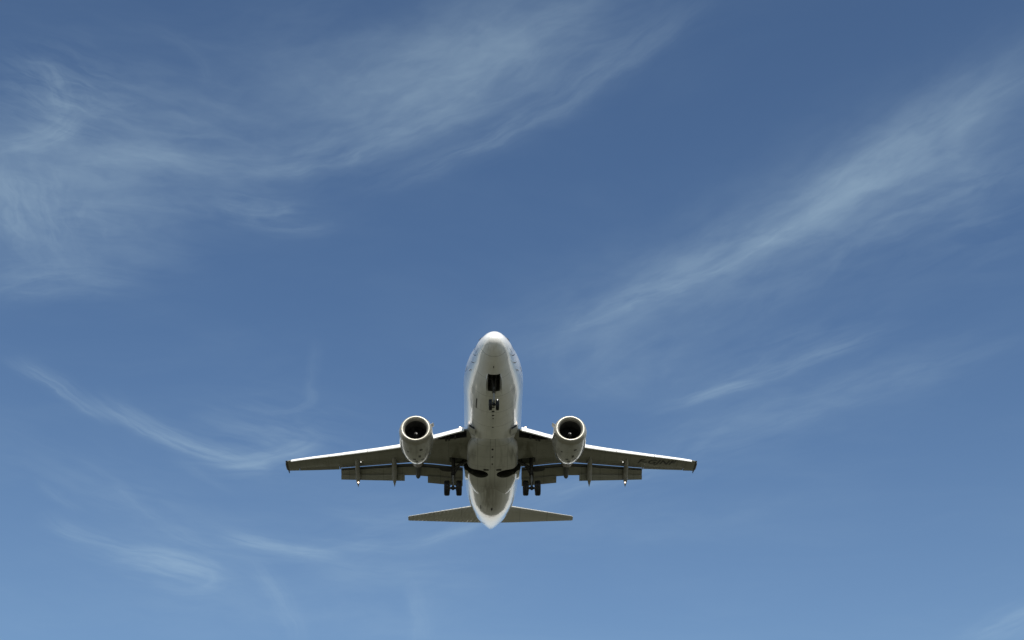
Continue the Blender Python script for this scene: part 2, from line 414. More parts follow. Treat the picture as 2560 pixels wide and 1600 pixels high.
# ------------------------------------------------------------------ mesh helpers
class MB:
    """collects shapes into one mesh"""
    def __init__(self): self.v, self.f, self.mi, self.mats = [], [], [], []
    def mat(self, key):
        if key not in self.mats: self.mats.append(key)
        return self.mats.index(key)
    def add(self, verts, faces, key):
        o = len(self.v); k = self.mat(key)
        self.v += [tuple(map(float, p)) for p in verts]
        self.f += [tuple(i + o for i in f) for f in faces]
        self.mi += [k] * len(faces)
    def loft(self, rings, key, closed=True, cap0=True, cap1=True):
        n = len(rings[0]); V = [p for r in rings for p in r]; F = []
        for i in range(len(rings) - 1):
            for j in range(n if closed else n - 1):
                a, b = i * n + j, i * n + (j + 1) % n
                F.append((a, b, b + n, a + n))
        if cap0: F.append(tuple(range(n))[::-1])
        if cap1: F.append(tuple((len(rings) - 1) * n + j for j in range(n)))
        self.add(V, F, key)
    def box(self, c, h, key, mat3=None):
        V = [Vector((sx * h[0], sy * h[1], sz * h[2])) for sx in (-1, 1) for sy in (-1, 1) for sz in (-1, 1)]
        if mat3: V = [mat3 @ v for v in V]
        V = [v + Vector(c) for v in V]
        self.add(V, [(0, 1, 3, 2), (4, 6, 7, 5), (0, 4, 5, 1), (2, 3, 7, 6), (0, 2, 6, 4), (1, 5, 7, 3)], key)
    def tube(self, pts, rad, key, seg=12):
        pts = [Vector(p) for p in pts]
        if not hasattr(rad, '__len__'): rad = [rad] * len(pts)
        rings = []
        for i, p in enumerate(pts):
            t = (pts[min(i + 1, len(pts) - 1)] - pts[max(i - 1, 0)]).normalized()
            a = Vector((1, 0, 0)) if abs(t.x) < 0.8 else Vector((0, 1, 0))
            u = t.cross(a).normalized(); w_ = t.cross(u)
            rings.append([p + rad[i] * (u * math.cos(k * 2 * math.pi / seg) + w_ * math.sin(k * 2 * math.pi / seg)) for k in range(seg)])
        self.loft(rings, key)
    def lathe(self, c, axis, prof, key, seg=40, sz=1.0, cap0=False, cap1=False):
        """prof: (along axis, radius)"""
        rings = []
        for a, r in prof:
            ring = []
            for k in range(seg):
                t = k * 2 * math.pi / seg
                p = (math.cos(t) * r, math.sin(t) * r)
                if axis == 'x': q = (a, p[0], p[1])
                else: q = (p[0], a, p[1])
                if sz != 1.0 and q[2] < 0: q = (q[0], q[1], q[2] * sz)
                ring.append((c[0] + q[0], c[1] + q[1], c[2] + q[2]))
            rings.append(ring)
        self.loft(rings, key, True, cap0, cap1)
    def ball(self, c, r, key, seg=12):
        rx, ry, rz = r if hasattr(r, '__len__') else (r, r, r)
        rings = []
        for i in range(1, seg):
            a = math.pi * i / seg
            rings.append([(c[0] + rx * math.sin(a) * math.cos(b), c[1] + ry * math.sin(a) * math.sin(b), c[2] + rz * math.cos(a))
                          for b in [k * 2 * math.pi / (seg * 2) for k in range(seg * 2)]])
        self.loft(rings, key)
    def build(self, name, parent=None, sharp=35, fix=True):
        me = bpy.data.meshes.new(name)
        me.from_pydata(self.v, [], self.f)
        for k in self.mats: me.materials.append(M[k])
        me.polygons.foreach_set('material_index', self.mi)
        me.polygons.foreach_set('use_smooth', [True] * len(self.f))
        if fix:
            bm = bmesh.new(); bm.from_mesh(me)
            bmesh.ops.recalc_face_normals(bm, faces=bm.faces)
            bm.to_mesh(me); bm.free()
        me.set_sharp_from_angle(angle=R(sharp))
        me.update()
        o = bpy.data.objects.new(name, me)
        COL.objects.link(o)
        o.parent = parent
        return o


def cut(o, cutters):
    """real openings: subtract the cutters from the mesh"""
    for c in cutters:
        md = o.modifiers.new('opening', 'BOOLEAN')
        md.operation = 'DIFFERENCE'; md.solver = 'EXACT'; md.object = c
        md.material_mode = 'TRANSFER'
    bpy.context.view_layer.update()
    me = bpy.data.meshes.new_from_object(o.evaluated_get(bpy.context.evaluated_depsgraph_get()))
    o.modifiers.clear()
    o.data = me
    me.set_sharp_from_angle(angle=R(30))


def drop(objs):
    for o in objs:
        me = o.data; bpy.data.objects.remove(o); bpy.data.meshes.remove(me)


def interp(tab):
    """smooth interpolation through a table of rows (position, values...)"""
    t = np.array(tab, float); xs = t[:, 0]; ys = t[:, 1:]
    h = np.diff(xs)[:, None]; dl = np.diff(ys, axis=0) / h
    d = np.zeros_like(ys)
    for i in range(1, len(xs) - 1):
        a, b = dl[i - 1], dl[i]
        w1, w2 = 2 * h[i] + h[i - 1], h[i] + 2 * h[i - 1]
        with np.errstate(divide='ignore', invalid='ignore'):
            v = (w1 + w2) / (w1 / a + w2 / b)
        d[i] = np.where(a * b > 0, v, 0.0)
    d[0], d[-1] = dl[0], dl[-1]
    def f(x):
        x = min(max(x, xs[0]), xs[-1])
        i = min(int(np.searchsorted(xs, x, 'right')) - 1, len(xs) - 2)
        H = xs[i + 1] - xs[i]; s = (x - xs[i]) / H
        return ((2 * s**3 - 3 * s**2 + 1) * ys[i] + (s**3 - 2 * s**2 + s) * H * d[i]
                + (-2 * s**3 + 3 * s**2) * ys[i + 1] + (s**3 - s**2) * H * d[i + 1])
    return f


# ------------------------------------------------------------------ ground
def ground():
    m, n, b = material('grass_and_fields')
    co = objco(n)
    f1 = n.noise(co, 0.004, 6.0, 0.6)
    f2 = n.noise(co, 0.35, 5.0, 0.65)
    c = n.mix(n.step(f1, 0.35, 0.65), GROUND_A, GROUND_B)
    c = n.mix(n.step(f2, 0.3, 0.7, 0.0, 0.45), c, (0.030, 0.034, 0.016, 1))
    n.put(b.inputs['Base Color'], c)
    b.inputs['Roughness'].default_value = 0.95
    b.inputs['Specular IOR Level'].default_value = 0.1
    mb = MB()
    rad = [0.0, 30, 120, 500, 2000, 8000, 30000, 90000]
    seg = 64
    V = [(0, 0, 0)] + [(r * math.cos(k * 2 * math.pi / seg), r * math.sin(k * 2 * math.pi / seg), 0) for r in rad[1:] for k in range(seg)]
    F = [(0, 1 + k, 1 + (k + 1) % seg) for k in range(seg)]
    for i in range(len(rad) - 2):
        for k in range(seg):
            a, b_ = 1 + i * seg + k, 1 + i * seg + (k + 1) % seg
            F.append((a, a + seg, b_ + seg, b_))
    M['ground'] = m
    mb.add(V, F, 'ground')
    o = mb.build('ground')
    o['kind'] = 'structure'
    o['label'] = 'open grassy ground under the approach path'
    o['category'] = 'ground'


GROUND_A, GROUND_B = (0.058, 0.057, 0.041, 1), (0.084, 0.081, 0.062, 1)
ground()

# ------------------------------------------------------------------ the airplane
# local frame: x to its port side, y aft from the nose tip, z up from the fuselage centre line
plane = bpy.data.objects.new('airplane', None)
COL.objects.link(plane)
plane.empty_display_size = 2.0
plane['label'] = 'white twin engine passenger jet with wheels and flaps down, flying overhead against the blue sky'
plane['category'] = 'airplane'
# where it flies relative to the viewer (position of the viewer, view axes, in the airplane's frame)
C_ = Vector((-0.8241871, -70.07002021, -46.055942))
d_ = Vector((0.02225954, 0.83244268, 0.55366389)); r_ = Vector((0.99974898, -0.01994515, -0.01020611)); u_ = Vector((-0.00254691, -0.55375209, 0.83267769))
V4 = Matrix((r_, u_, -d_)).to_4x4() @ Matrix.Translation(-C_)
cam_m = Matrix.Translation(cam.location) @ Matrix.Rotation(R(90 + CAM_ELEV), 4, 'X')
plane.matrix_world = cam_m @ V4

# ---- fuselage
NOSE = interp([  # y, half width, top, bottom, height of greatest width
    (0.00, 0.00, -.52, -.52, -.52), (0.03, .15, -.37, -.67, -.52), (0.10, .27, -.25, -.80, -.51), (0.25, .42, -.11, -.96, -.50), (0.50, .59, .08, -1.12, -.47),
    (0.80, .74, .22, -1.27, -.43), (1.20, .90, .36, -1.41, -.38), (1.60, 1.04, .50, -1.53, -.33), (2.10, 1.15, .70, -1.65, -.27),
    (2.60, 1.26, .96, -1.76, -.21), (3.20, 1.41, 1.24, -1.86, -.15), (4.0, 1.60, 1.56, -1.96, -.08), (5.0, 1.77, 1.80, -2.05, -.02),
    (6.2, 1.88, 1.90, -2.10, 0), (12.0, 1.88, 1.90, -2.10, 0), (18.0, 1.88, 1.90, -2.10, 0), (19.5, 1.87, 1.90, -2.03, .03), (21.0, 1.81, 1.90, -1.82, .10),
    (22.5, 1.66, 1.90, -1.47, .22), (24.0, 1.46, 1.89, -1.03, .38), (25.5, 1.26, 1.86, -.55, .56), (27.0, .93, 1.79, -.06, .76),
    (28.2, .63, 1.68, .36, .95), (29.0, .41, 1.54, .66, 1.06), (29.5, .25, 1.40, .86, 1.12), (29.75, .12, 1.28, 1.00, 1.14), (29.82, .02, 1.17, 1.12, 1.15)])


def fus(y, th):
    """point on the fuselage skin; th = 0 at port, pi/2 on top, -pi/2 at the keel"""
    hw, zt, zb, zc = NOSE(y)
    c, s = math.cos(th), math.sin(th)
    return Vector((hw * c, y, zc + (zt - zc if s > 0 else zc - zb) * s))


def fus_n(y, th):
    e = 0.01
    a = fus(y + e, th) - fus(y - e, th); b = fus(y, th + e) - fus(y, th - e)
    n = b.cross(a).normalized()
    p = fus(y, th); hw, zt, zb, zc = NOSE(y)
    return n if n.dot(p - Vector((0, y, zc))) > 0 else -n


ys = [0.004, 0.015, 0.03, 0.06, 0.1, 0.16, 0.25, 0.36, 0.5, 0.65, 0.8, 1.0, 1.2, 1.4, 1.6, 1.85, 2.1, 2.35, 2.6, 2.9, 3.2, 3.6, 4, 4.5, 5, 5.6, 6.2] + \
     [7 + i for i in range(12)] + [18.5 + 0.5 * i for i in range(20)] + [28.4, 28.7, 29.0, 29.25, 29.5, 29.65, 29.75, 29.8, 29.82]
SEG = 80
fb = MB()
fb.loft([[fus(y, k * 2 * math.pi / SEG) for k in range(SEG)] for y in ys], 'white')
fuselage = fb.build('fuselage', plane, 25)

# ---- openings: nose gear bay, main wheel wells with the slot of each leg
c1 = MB(); c1.box((0, 3.27, -1.75), (0.37, 0.78, 0.75), 'well')
nose_cut = c1.build('cutter', plane)


def well_cutter(s):
    # one outline: circle from angle 335 round to 25 degrees, then out along the slot and back
    out = [(0.92 + 0.64 * math.cos(R(a)), 14.50 + 0.56 * math.sin(R(a))) for a in range(50, 311, 12)]
    out += [(1.55, 14.05), (1.90, 13.80), (2.86, 13.80), (2.86, 14.66), (2.05, 14.74), (1.75, 14.84), (1.50, 14.96)]
    lo = [(s * x, y, -2.75) for x, y in out]; hi = [(s * x, y, -0.98 if x < 1.6 else (-1.10 if y < 14.3 else -1.22)) for x, y in out]
    mb = MB()
    mb.loft([lo, hi], 'well')
    return mb.build('cutter', plane)


wells = [well_cutter(1), well_cutter(-1)]
cut(fuselage, [nose_cut] + wells)

# ---- belly fairing between the wing roots
BF = interp([(9.6, .35, .30, -1.72), (9.9, .70, .45, -1.69), (10.3, 1.05, .60, -1.57), (10.8, 1.36, .68, -1.51), (11.4, 1.60, .74, -1.46), (12.3, 1.70, .78, -1.43), (14.5, 1.72, .79, -1.42),
             (16.0, 1.69, .76, -1.40), (17.0, 1.56, .66, -1.42), (17.8, 1.30, .48, -1.50), (18.5, .90, .28, -1.60), (19.0, .5, .1, -1.72)])
bb = MB()
rings = []
for i in range(45):
    y = 9.6 + 9.4 * i / 44
    hw, hh, zc = BF(y)
    ring = []
    for k in range(64):
        t = 2 * math.pi * k / 64
        c, s = math.cos(t), math.sin(t)
        e = 2 / 2.5
        ring.append((hw * math.copysign(abs(c) ** e, c), y, zc + hh * math.copysign(abs(s) ** e, s)))
    rings.append(ring)
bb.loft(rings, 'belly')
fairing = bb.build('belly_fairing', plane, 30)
cut(fairing, wells)


def patch(mb, key, y0, y1, t0, t1, ny=6, nt=6, off=0.006, thick=0.02):
    """a panel lying on the fuselage skin, standing slightly proud of it"""
    top, bot = [], []
    for i in range(ny + 1):
        for j in range(nt + 1):
            y, t = y0 + (y1 - y0) * i / ny, t0 + (t1 - t0) * j / nt
            n = fus_n(y, t); p = fus(y, t)
            top.append(p + n * off); bot.append(p - n * thick)
    W = nt + 1; N = len(top); F = []
    for i in range(ny):
        for j in range(nt):
            a = i * W + j
            F.append((a, a + 1, a + W + 1, a + W)); F.append((N + a, N + a + W, N + a + W + 1, N + a + 1))
    edge = [j for j in range(W)] + [i * W + nt for i in range(1, ny + 1)] + [ny * W + j for j in range(nt - 1, -1, -1)] + [i * W for i in range(ny - 1, 0, -1)]
    for k in range(len(edge)):
        a, b = edge[k], edge[(k + 1) % len(edge)]
        F.append((a, N + a, N + b, b))
    mb.add(top + bot, F, key)


# cockpit windows
for s in (1, -1):
    for (y0, y1, a0, a1) in ((1.68, 2.28, 50, 86), (1.80, 2.42, 27, 49), (2.05, 2.62, 13, 25)):
        mb = MB()
        ta, tb = (R(a0), R(a1)) if s > 0 else (R(180 - a1), R(180 - a0))
        patch(mb, 'glass', y0, y1, ta, tb)
        mb.build('cockpit_window', fuselage)
# wipers at the foot of the windscreen
for s in (1, -1):
    mb = MB()
    t = lambda a: R(a) if s > 0 else R(180 - a)
    P = [fus(1.50, t(30)) + fus_n(1.5, t(30)) * .03, fus(1.58, t(42)) + fus_n(1.58, t(42)) * .05, fus(1.66, t(60)) + fus_n(1.66, t(60)) * .04]
    mb.tube(P, .018, 'ink', 8)
    mb.build('windscreen_wiper', fuselage)


# pitot probes and vanes on the nose flanks, drawn from the marks there
def on_skin(y, deg, s):
    t = R(deg) if s > 0 else R(180 - deg)
    return fus(y, t), fus_n(y, t)


for s in (1, -1):
    for (y, dg) in ((2.02, -16), (2.72, -20)):
        p, n = on_skin(y, dg, s)
        mb = MB()
        mb.tube([p - n * .01, p + n * .10 + Vector((0, -.02, 0)), p + n * .15 + Vector((0, -.16, 0))], [.03, .022, .012], 'ink', 10)
        mb.build('pitot_probe', fuselage)
    p, n = on_skin(3.55, -20, s)
    mb = MB(); mb.tube([p - n * .01, p + n * .07], .022, 'ink', 8); mb.box(p + n * .08 + Vector((0, .05, 0)), (.012, .08, .022), 'ink')
    mb.build('angle_vane', fuselage)
    # thin dark slits: static plates and door edges
    for (y0, y1, dg, wd) in ((1.28, 1.95, -12, .55), (4.1, 4.75, -3, 1.0)):
        mb = MB(); a, b = (R(dg), R(dg + wd)) if s > 0 else (R(180 - dg - wd), R(180 - dg))
        patch(mb, 'ink', y0, y1, a, b, 5, 1, .004, .01)
        mb.build('door_seam', fuselage)

# radome joint, a thin dark ring
mb = MB()
rr = [[fus(1.05 + dy, k * 2 * math.pi / 96) + fus_n(1.05 + dy, k * 2 * math.pi / 96) * o for k in range(96)] for dy, o in ((-.012, -.004), (-.008, .003), (.008, .003), (.009, -.004))]
mb.loft(rr, 'seam', True, False, False)
mb.build('radome_joint', fuselage)

# antenna blades and drain masts along the keel
for y, r in ((5.25, .085), (5.75, .10), (6.25, .10), (6.75, .085), (7.15, .05), (8.25, .06)):
    mb = MB()
    p = fus(y, R(-90))
    mb.ball((p.x - .02, y, p.z), (r, r * .8, .035), 'strut', 10)
    mb.build('keel_antenna', fuselage)
for y, r in ((11.0, .07), (12.0, .05), (13.0, .05)):
    mb = MB(); mb.ball((-.02, y, BF(y)[2] - BF(y)[1]), (r, r * 1.6, .05), 'strut', 10); mb.build('drain_mast', fairing)
for s in (1, -1):
    mb = MB(); mb.box((s * .42, 13.82, BF(13.8)[2] - BF(13.8)[1] + .028), (.17, .10, .04), 'well'); mb.build('keel_vent', fairing)
p = fus(1.85, R(-90)); mb = MB(); mb.ball((p.x - .03, p.y, p.z), (.03, .11, .05), 'ink', 8); mb.build('drain_mast', fuselage)
mb = MB(); p = fus(20.2, R(-90)); mb.ball((p.x, p.y, p.z - .02), (.07, .16, .09), 'strut', 10); mb.build('tail_skid', fuselage)
# cargo door sills on the starboard belly, slits and vents on the tail cone
for (y0, y1, dg) in ((5.35, 6.45, -126), (19.9, 20.7, -116)):
    mb = MB(); patch(mb, 'strut', y0, y1, R(dg), R(dg + 2.6), 6, 2, .004, .02); mb.build('cargo_door_sill', fuselage)
mb = MB(); patch(mb, 'ink', 25.9, 26.05, R(-142), R(-112), 2, 8, .004, .01); mb.build('tail_vent', fuselage)
mb = MB(); patch(mb, 'ink', 26.5, 27.5, R(-48), R(-46), 6, 2, .004, .01); mb.build('tail_vent', fuselage)
mb = MB(); patch(mb, 'strut', 28.0, 28.25, R(-92), R(-86), 3, 2, .004, .01); mb.build('tail_vent', fuselage)

# exhaust of the auxiliary power unit in the tip of the tail cone
mb = MB(); mb.lathe((0, 29.70, 1.145), 'y', [(0, .13), (.14, .075), (.145, .06), (.08, .05), (.02, .002)], 'steel', 24); mb.build('auxiliary_exhaust', fuselage, 40)
# ram air scoops ahead of the wing roots
for s in (1, -1):
    mb = MB()
    ring = lambda y, w_, h, z: [(s * x, y, z + q) for x, q in ((1.34 - w_, 0), (1.34 + w_, .22), (1.34 + w_, .22 - h), (1.34 - w_, -h))]
    mb.loft([ring(9.1, .20, .20, -1.62), ring(9.7, .20, .16, -1.70), ring(10.1, .14, .04, -1.66)], 'belly')
    mb.loft([ring(9.08, .17, .15, -1.645), ring(9.095, .17, .15, -1.645)], 'dark')
    mb.build('ram_air_scoop', fairing, 30)


# ---- wings
def zlow(x):
    a = max(abs(x) - 1.9, -1.9)
    return -1.40 + a * math.tan(R(6)) + 0.0014 * max(a, 0) ** 2


LE = interp([(0, 9.6), (1.7, 10.40), (3.9, 11.83), (6.13, 13.12), (10, 15.03), (13.98, 17.0), (14.3, 17.2)])
TEi = lambda x: float(np.interp(x, [0, 1.9, 4.0, 5.4, 10.40, 10.42, 10.47, 10.49, 13.35, 13.37, 14.15, 14.4], [15.4, 15.28, 15.18, 15.22, 17.12, 17.36, 17.38, 16.94, 17.90, 18.24, 18.47, 18.55]))
TH = lambda x: float(np.interp(x, [0, 1.9, 5, 10, 14.4], [.80, .76, .52, .36, .20]))


def wing_pt(x, c, up):
    """point of the wing section at spanwise x, chord fraction c"""
    y0, y1 = float(LE(x)[0]), TEi(x)
    t = TH(x); z = zlow(x)
    blunt = .10 if x < 10.41 else .05
    if up:
        zz = t * (.45 + .55 * math.sin(math.pi * min(c / .70, 1) * .5) ** .8) if c < .35 else t * (1 - (1 - blunt / t - .25) * ((c - .35) / .65) ** 1.6)
        if c < .35: zz = t * (.45 + .55 * math.sqrt(max(0, 1 - ((.35 - c) / .35) ** 2)))
    else:
        zz = t * .45 * (1 - math.sqrt(max(0, 1 - ((.2 - c) / .2) ** 2))) if c < .2 else (t * .25 * max(0, (c - .55) / .45) ** 1.5)
    return y0 + (y1 - y0) * c, z + zz


CH = [0, .004, .015, .035, .07, .12, .2, .3, .42, .55, .7, .85, 1.0]


def wing_ring(s, x):
    return [(s * x, *wing_pt(x, c, True)) for c in CH[::-1]] + [(s * x, *wing_pt(x, c, False)) for c in CH[1:]]


def under(s, x, y, off):
    c = (y - float(LE(x)[0])) / (TEi(x) - float(LE(x)[0]))
    return Vector((s * x, y, wing_pt(x, c, False)[1] - off))


def slab(mb, key, stations, n=10):
    """a flap element: stations of (x, y, z of its nose, pitch down in degrees, chord, thickness)"""
    rings = []
    for (x, y, z, ang, ch, th) in stations:
        ca, sa = math.cos(R(ang)), math.sin(R(ang))
        up, lo = [], []
        for i in range(n + 1):
            q = (i / n) ** 1.6
            h = th * (2.2 * math.sqrt(q) * (1 - q) + .06 * q + .02)
            up.append((q * ch, h)); lo.append((q * ch, -h * .28))
        ring = []
        for a, h in up[::-1] + lo[1:]:
            ring.append((x, y + a * ca + h * sa, z - a * sa + h * ca))
        rings.append(ring)
    mb.loft(rings, key)


def flap_chain(x, scale=1.0, k1=1.0, k2=1.0):
    """noses and chords of the three flap elements at spanwise x"""
    y, z = TEi(x) + .0, wing_pt(min(x, 10.39), 1.0, False)[1] - .05
    v = (y, z, 18, .34 * scale)
    y2, z2 = y + v[3] * math.cos(R(18)) - .10, z - v[3] * math.sin(R(18)) - .035
    m = (y2, z2, 30, .72 * scale * k1)
    y3, z3 = y2 + m[3] * math.cos(R(30)) - .15, z2 - m[3] * math.sin(R(30)) - .03
    a = (y3, z3, 46, .50 * scale * k2)
    return v, m, a


def canoe(mb, s, x, y0, tip, rw, key='fair', taper=.45, sag=.30):
    """flap track fairing: fixed front under the wing, rear part drooping with the flap"""
    yk = TEi(x) + .02
    path = []
    for i in range(13):
        q = i / 12
        y = y0 + (yk - y0) * q
        path.append((y, under(s, x, min(y, TEi(x) - .02), 0).z - sag * (1 - math.cos(math.pi * .5 * q)) - .04 * q + .03, rw * min(1, math.sqrt(q) * 1.15)))
    e = path[-1]
    for i in range(1, 19):
        q = i / 18
        y = e[0] + (tip[0] - e[0]) * q
        z = e[1] + (tip[1] - e[1]) * q
        r = rw * (1.0 if q < taper else max(.03, 1 - ((q - taper) / (1 - taper)) ** 1.15))
        path.append((y, z, r))
    rings = [[(s * x + r * math.cos(t), y, z + r * 1.3 * math.sin(t)) for t in [2 * math.pi * k / 20 for k in range(20)]] for y, z, r in path]
    mb.loft(rings, key)
    return path


def text_mesh(body, size):
    cu = bpy.data.curves.new('lettering', 'FONT')
    cu.body = body; cu.size = size; cu.fill_mode = 'FRONT'
    cu.space_character = 1.05
    cu.offset = 0.013
    o = bpy.data.objects.new('lettering', cu); COL.objects.link(o)
    bpy.context.view_layer.update()
    me = bpy.data.meshes.new_from_object(o.evaluated_get(bpy.context.evaluated_depsgraph_get()))
    bpy.data.objects.remove(o); bpy.data.curves.remove(cu)
    V = [v.co.copy() for v in me.vertices]; F = [tuple(p.vertices) for p in me.polygons]
    bpy.data.meshes.remove(me)
    return V, F


for s in (1, -1):
    wb = MB()
    xs_ = [0.3, 1.2, 1.9, 2.5, 3.2, 3.9, 4.6, 5.4, 6.13, 7, 8, 9, 10, 10.39, 10.42, 10.47, 10.49, 11.2, 12, 12.8, 13.35, 13.37, 13.7, 14.10]
    rg = [wing_ring(s, x) for x in xs_]
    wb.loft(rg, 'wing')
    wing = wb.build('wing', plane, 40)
    # recess behind the krueger flap
    kc = MB()
    lo_, hi_ = [], []
    for x, a, b in ((1.70, -.02, .50), (2.3, -.02, .40), (2.95, -.02, .26), (3.6, -.02, .10)):
        y = float(LE(x)[0])
        lo_.append((x, y + a, b)); 
    topz, botz = [], []
    ring1 = [(s * x, y, zlow(x) - .3) for x, y, b in lo_] + [(s * x, y + b, zlow(x) - .3) for x, y, b in lo_[::-1]]
    ring2 = [(s * x, y, zlow(x) + TH(x) * .42) for x, y, b in lo_] + [(s * x, y + b, zlow(x) + TH(x) * .42) for x, y, b in lo_[::-1]]
    kc.loft([ring1, ring2], 'dark')
    kcut = kc.build('cutter', plane)
    cut(wing, [wells[0 if s > 0 else 1], kcut])
    drop([kcut])
    # rounded wing tip with its position light
    tb = MB()
    base = wing_ring(1, 14.10)
    zc0 = sum(p[2] for p in base) / len(base)
    rings = []
    for q in (0, .35, .65, .85, .97, 1.0):
        f_ = math.sqrt(max(0.0, 1 - q * q)) * .98 + .02
        rings.append([(s * (14.102 + .19 * q), (18.0 + (p[1] - 18.0) * (0.35 + .65 * f_)), zc0 + (p[2] - zc0) * f_ * 1.04) for p in base])
    tb.loft(rings, 'strut')
    tb.tube([(s * 14.15, 18.2, zc0 + .02), (s * 14.15, 18.60, zc0), (s * 14.15, 18.86, zc0 - .01)], [.06, .05, .02], 'strut', 10)
    tb.ball((s * 14.19, 17.22, zc0), (.07, .16, .06), 'glass', 10)
    tb.build('wing_tip', wing, 40)
    # aileron, a separate surface with its gap
    ab = MB()
    slab(ab, 'wing', [(s * x, TEi(x) + .012, zlow(x) + TH(x) * .25 - .01 + .02, 1.0 if s < 0 else -5.0, c_, .05) for x, c_ in ((10.505, .44), (12.0, .39), (13.34, .335))])
    ab.build('aileron', wing, 30)
    # slats outboard of the engine
    SO = [(.45, .30), (.22, .285), (0, .21), (-.17, .08), (-.27, -.06), (-.285, -.17), (-.24, -.25), (-.15, -.275), (-.09, -.24), (-.13, -.14), (-.02, .04), (.2, .18), (.45, .275)]
    slats = [(5.95, 8.35), (8.38, 11.05), (11.08, 13.82)]
    for xa, xb in slats:
        mb = MB()
        rings = []
        for i in range(5):
            x = xa + (xb - xa) * i / 4
            sc = float(np.interp(x, [5.9, 13.9], [.74, .44]))
            y0 = float(LE(x)[0]); z0 = zlow(x) + TH(x) * .45
            rings.append([(s * x, y0 + a * sc - .02, z0 + h * sc - .10 * sc / .7) for a, h in SO])
        mb.loft(rings, 'slat')
        mb.build('slat', wing, 40)
    # krueger flap inboard of the engine
    mb = MB()
    rings = []
    for i in range(5):
        x = 1.86 + (3.95 - 1.86) * i / 4
        sc = 1.12
        y0 = float(LE(x)[0]); z0 = zlow(x) + TH(x) * .45
        KO = [(.12, .12), (-.02, .17), (-.16, .13), (-.30, 0), (-.40, -.14), (-.40, -.23), (-.33, -.26), (-.26, -.2), (-.14, -.06), (0, .05), (.12, .08)]
        rings.append([(s * x, y0 + a * sc, z0 + h * sc) for a, h in KO])
    mb.loft(rings, 'slat')
    mb.build('krueger_flap', wing, 40)
    # hinge arms in the krueger recess
    for x in (2.45, 2.85, 3.05):
        mb = MB()
        y0 = float(LE(x)[0])
        mb.box((s * x, y0 + .12, zlow(x) + .05), (.06, .18, .07), 'dark')
        mb.build('krueger_hinge', wing)
    # inboard flap
    xi = (1.98, 3.0, 4.0, 4.86)
    mv, mm = MB(), MB()
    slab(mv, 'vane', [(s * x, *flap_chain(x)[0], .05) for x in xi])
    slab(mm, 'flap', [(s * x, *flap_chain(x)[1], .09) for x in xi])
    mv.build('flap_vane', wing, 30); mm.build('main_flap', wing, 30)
    ma = MB(); slab(ma, 'flap', [(s * x, *flap_chain(x)[2], .05) for x in (2.0, 3.0, 4.36)])
    ma.build('aft_flap', wing, 30)
    # outboard flap
    xo = (5.14, 6.6, 8.0, 9.3, 10.38)
    sc_ = lambda x: float(np.interp(x, [5.2, 10.4], [.98, .62]))
    mv, mm, ma = MB(), MB(), MB()
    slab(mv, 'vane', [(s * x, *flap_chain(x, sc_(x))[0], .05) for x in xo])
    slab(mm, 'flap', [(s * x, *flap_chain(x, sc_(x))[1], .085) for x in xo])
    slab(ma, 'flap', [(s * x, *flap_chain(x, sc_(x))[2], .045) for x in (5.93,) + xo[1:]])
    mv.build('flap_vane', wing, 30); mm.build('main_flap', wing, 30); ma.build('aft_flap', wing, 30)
    # flap track fairings
    for x, y0, tip, rw, lit in ((6.62, 14.45, (16.76, -1.98), .175, False), (9.18, 15.30, (17.68, -1.53), .165, True)):
        mb = MB()
        path = canoe(mb, s, x, y0, tip, rw)
        fo = mb.build('flap_track_fairing', wing, 40)
        if lit:
            lb = MB()
            yy, zz_, r = path[-8]
            lb.ball((s * (x - .02), yy - .02, zz_ - r * 1.05), (.05, .08, .05), 'lamp', 10)
            lb.build('landing_light', wing)
            lb = MB(); lb.ball((s * (x - .26), 15.72, under(s, x - .2, 15.72, .03).z), .035, 'glint', 8)  # glowing bead painting a bright glint under the wing
            lb.build('wing_glint', wing)
    # fairing in the thrust gap behind the engine
    mb = MB()
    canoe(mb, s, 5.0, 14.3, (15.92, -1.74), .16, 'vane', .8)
    mb.build('flap_track_fairing', wing, 40)
    # landing lights in the wing root
    mb = MB(); mb.ball((s * 2.12, float(LE(2.12)[0]) - .33, zlow(2.1) + .44), (.06, .04, .04), 'lamp_amber', 10)
    mb.build('root_landing_light', wing)
    if s > 0:                                               # registration, read from below
        V, F = text_mesh('F-GJNF', 0.80)
        wmax = max(v.x for v in V)
        k = 2.78 / wmax
        e1 = Vector((math.cos(R(19.5)), math.sin(R(19.5)))); e2 = Vector((math.sin(R(22)), -math.cos(R(22))))
        org = Vector((9.90, 16.10))
        mb = MB()
        P = []
        for v in V:
            q = org + e1 * (v.x * k) + e2 * (v.y * .98)
            P.append(under(1, q.x, q.y, .014))
        mb.add(P, F, 'ink')
        # wing fillet behind
        mb.build('registration_lettering', wing, 30, False)

# ---- wing root fillets behind the trailing edge
for s in (1, -1):
    mb = MB()
    rings = []
    for (y, x0, x1, z0, z1) in ((14.75, 1.2, 2.0, -1.72, -1.0), (15.3, 1.2, 2.0, -1.74, -1.0), (16.2, 1.2, 1.98, -1.60, -.95), (17.1, 1.2, 1.93, -1.30, -.85), (17.9, 1.2, 1.88, -.95, -.7)):
        rings.append([(s * x0, y, z1), (s * x1, y, z1), (s * x1, y, z1 - .12), (s * (x1 - .16), y, z0 + .06), (s * (x1 - .3), y, z0), (s * x0, y, z0)])
    mb.loft(rings, 'belly')
    fl = mb.build('wing_root_fillet', fairing, 30)
    cut(fl, [wells[0 if s > 0 else 1]])

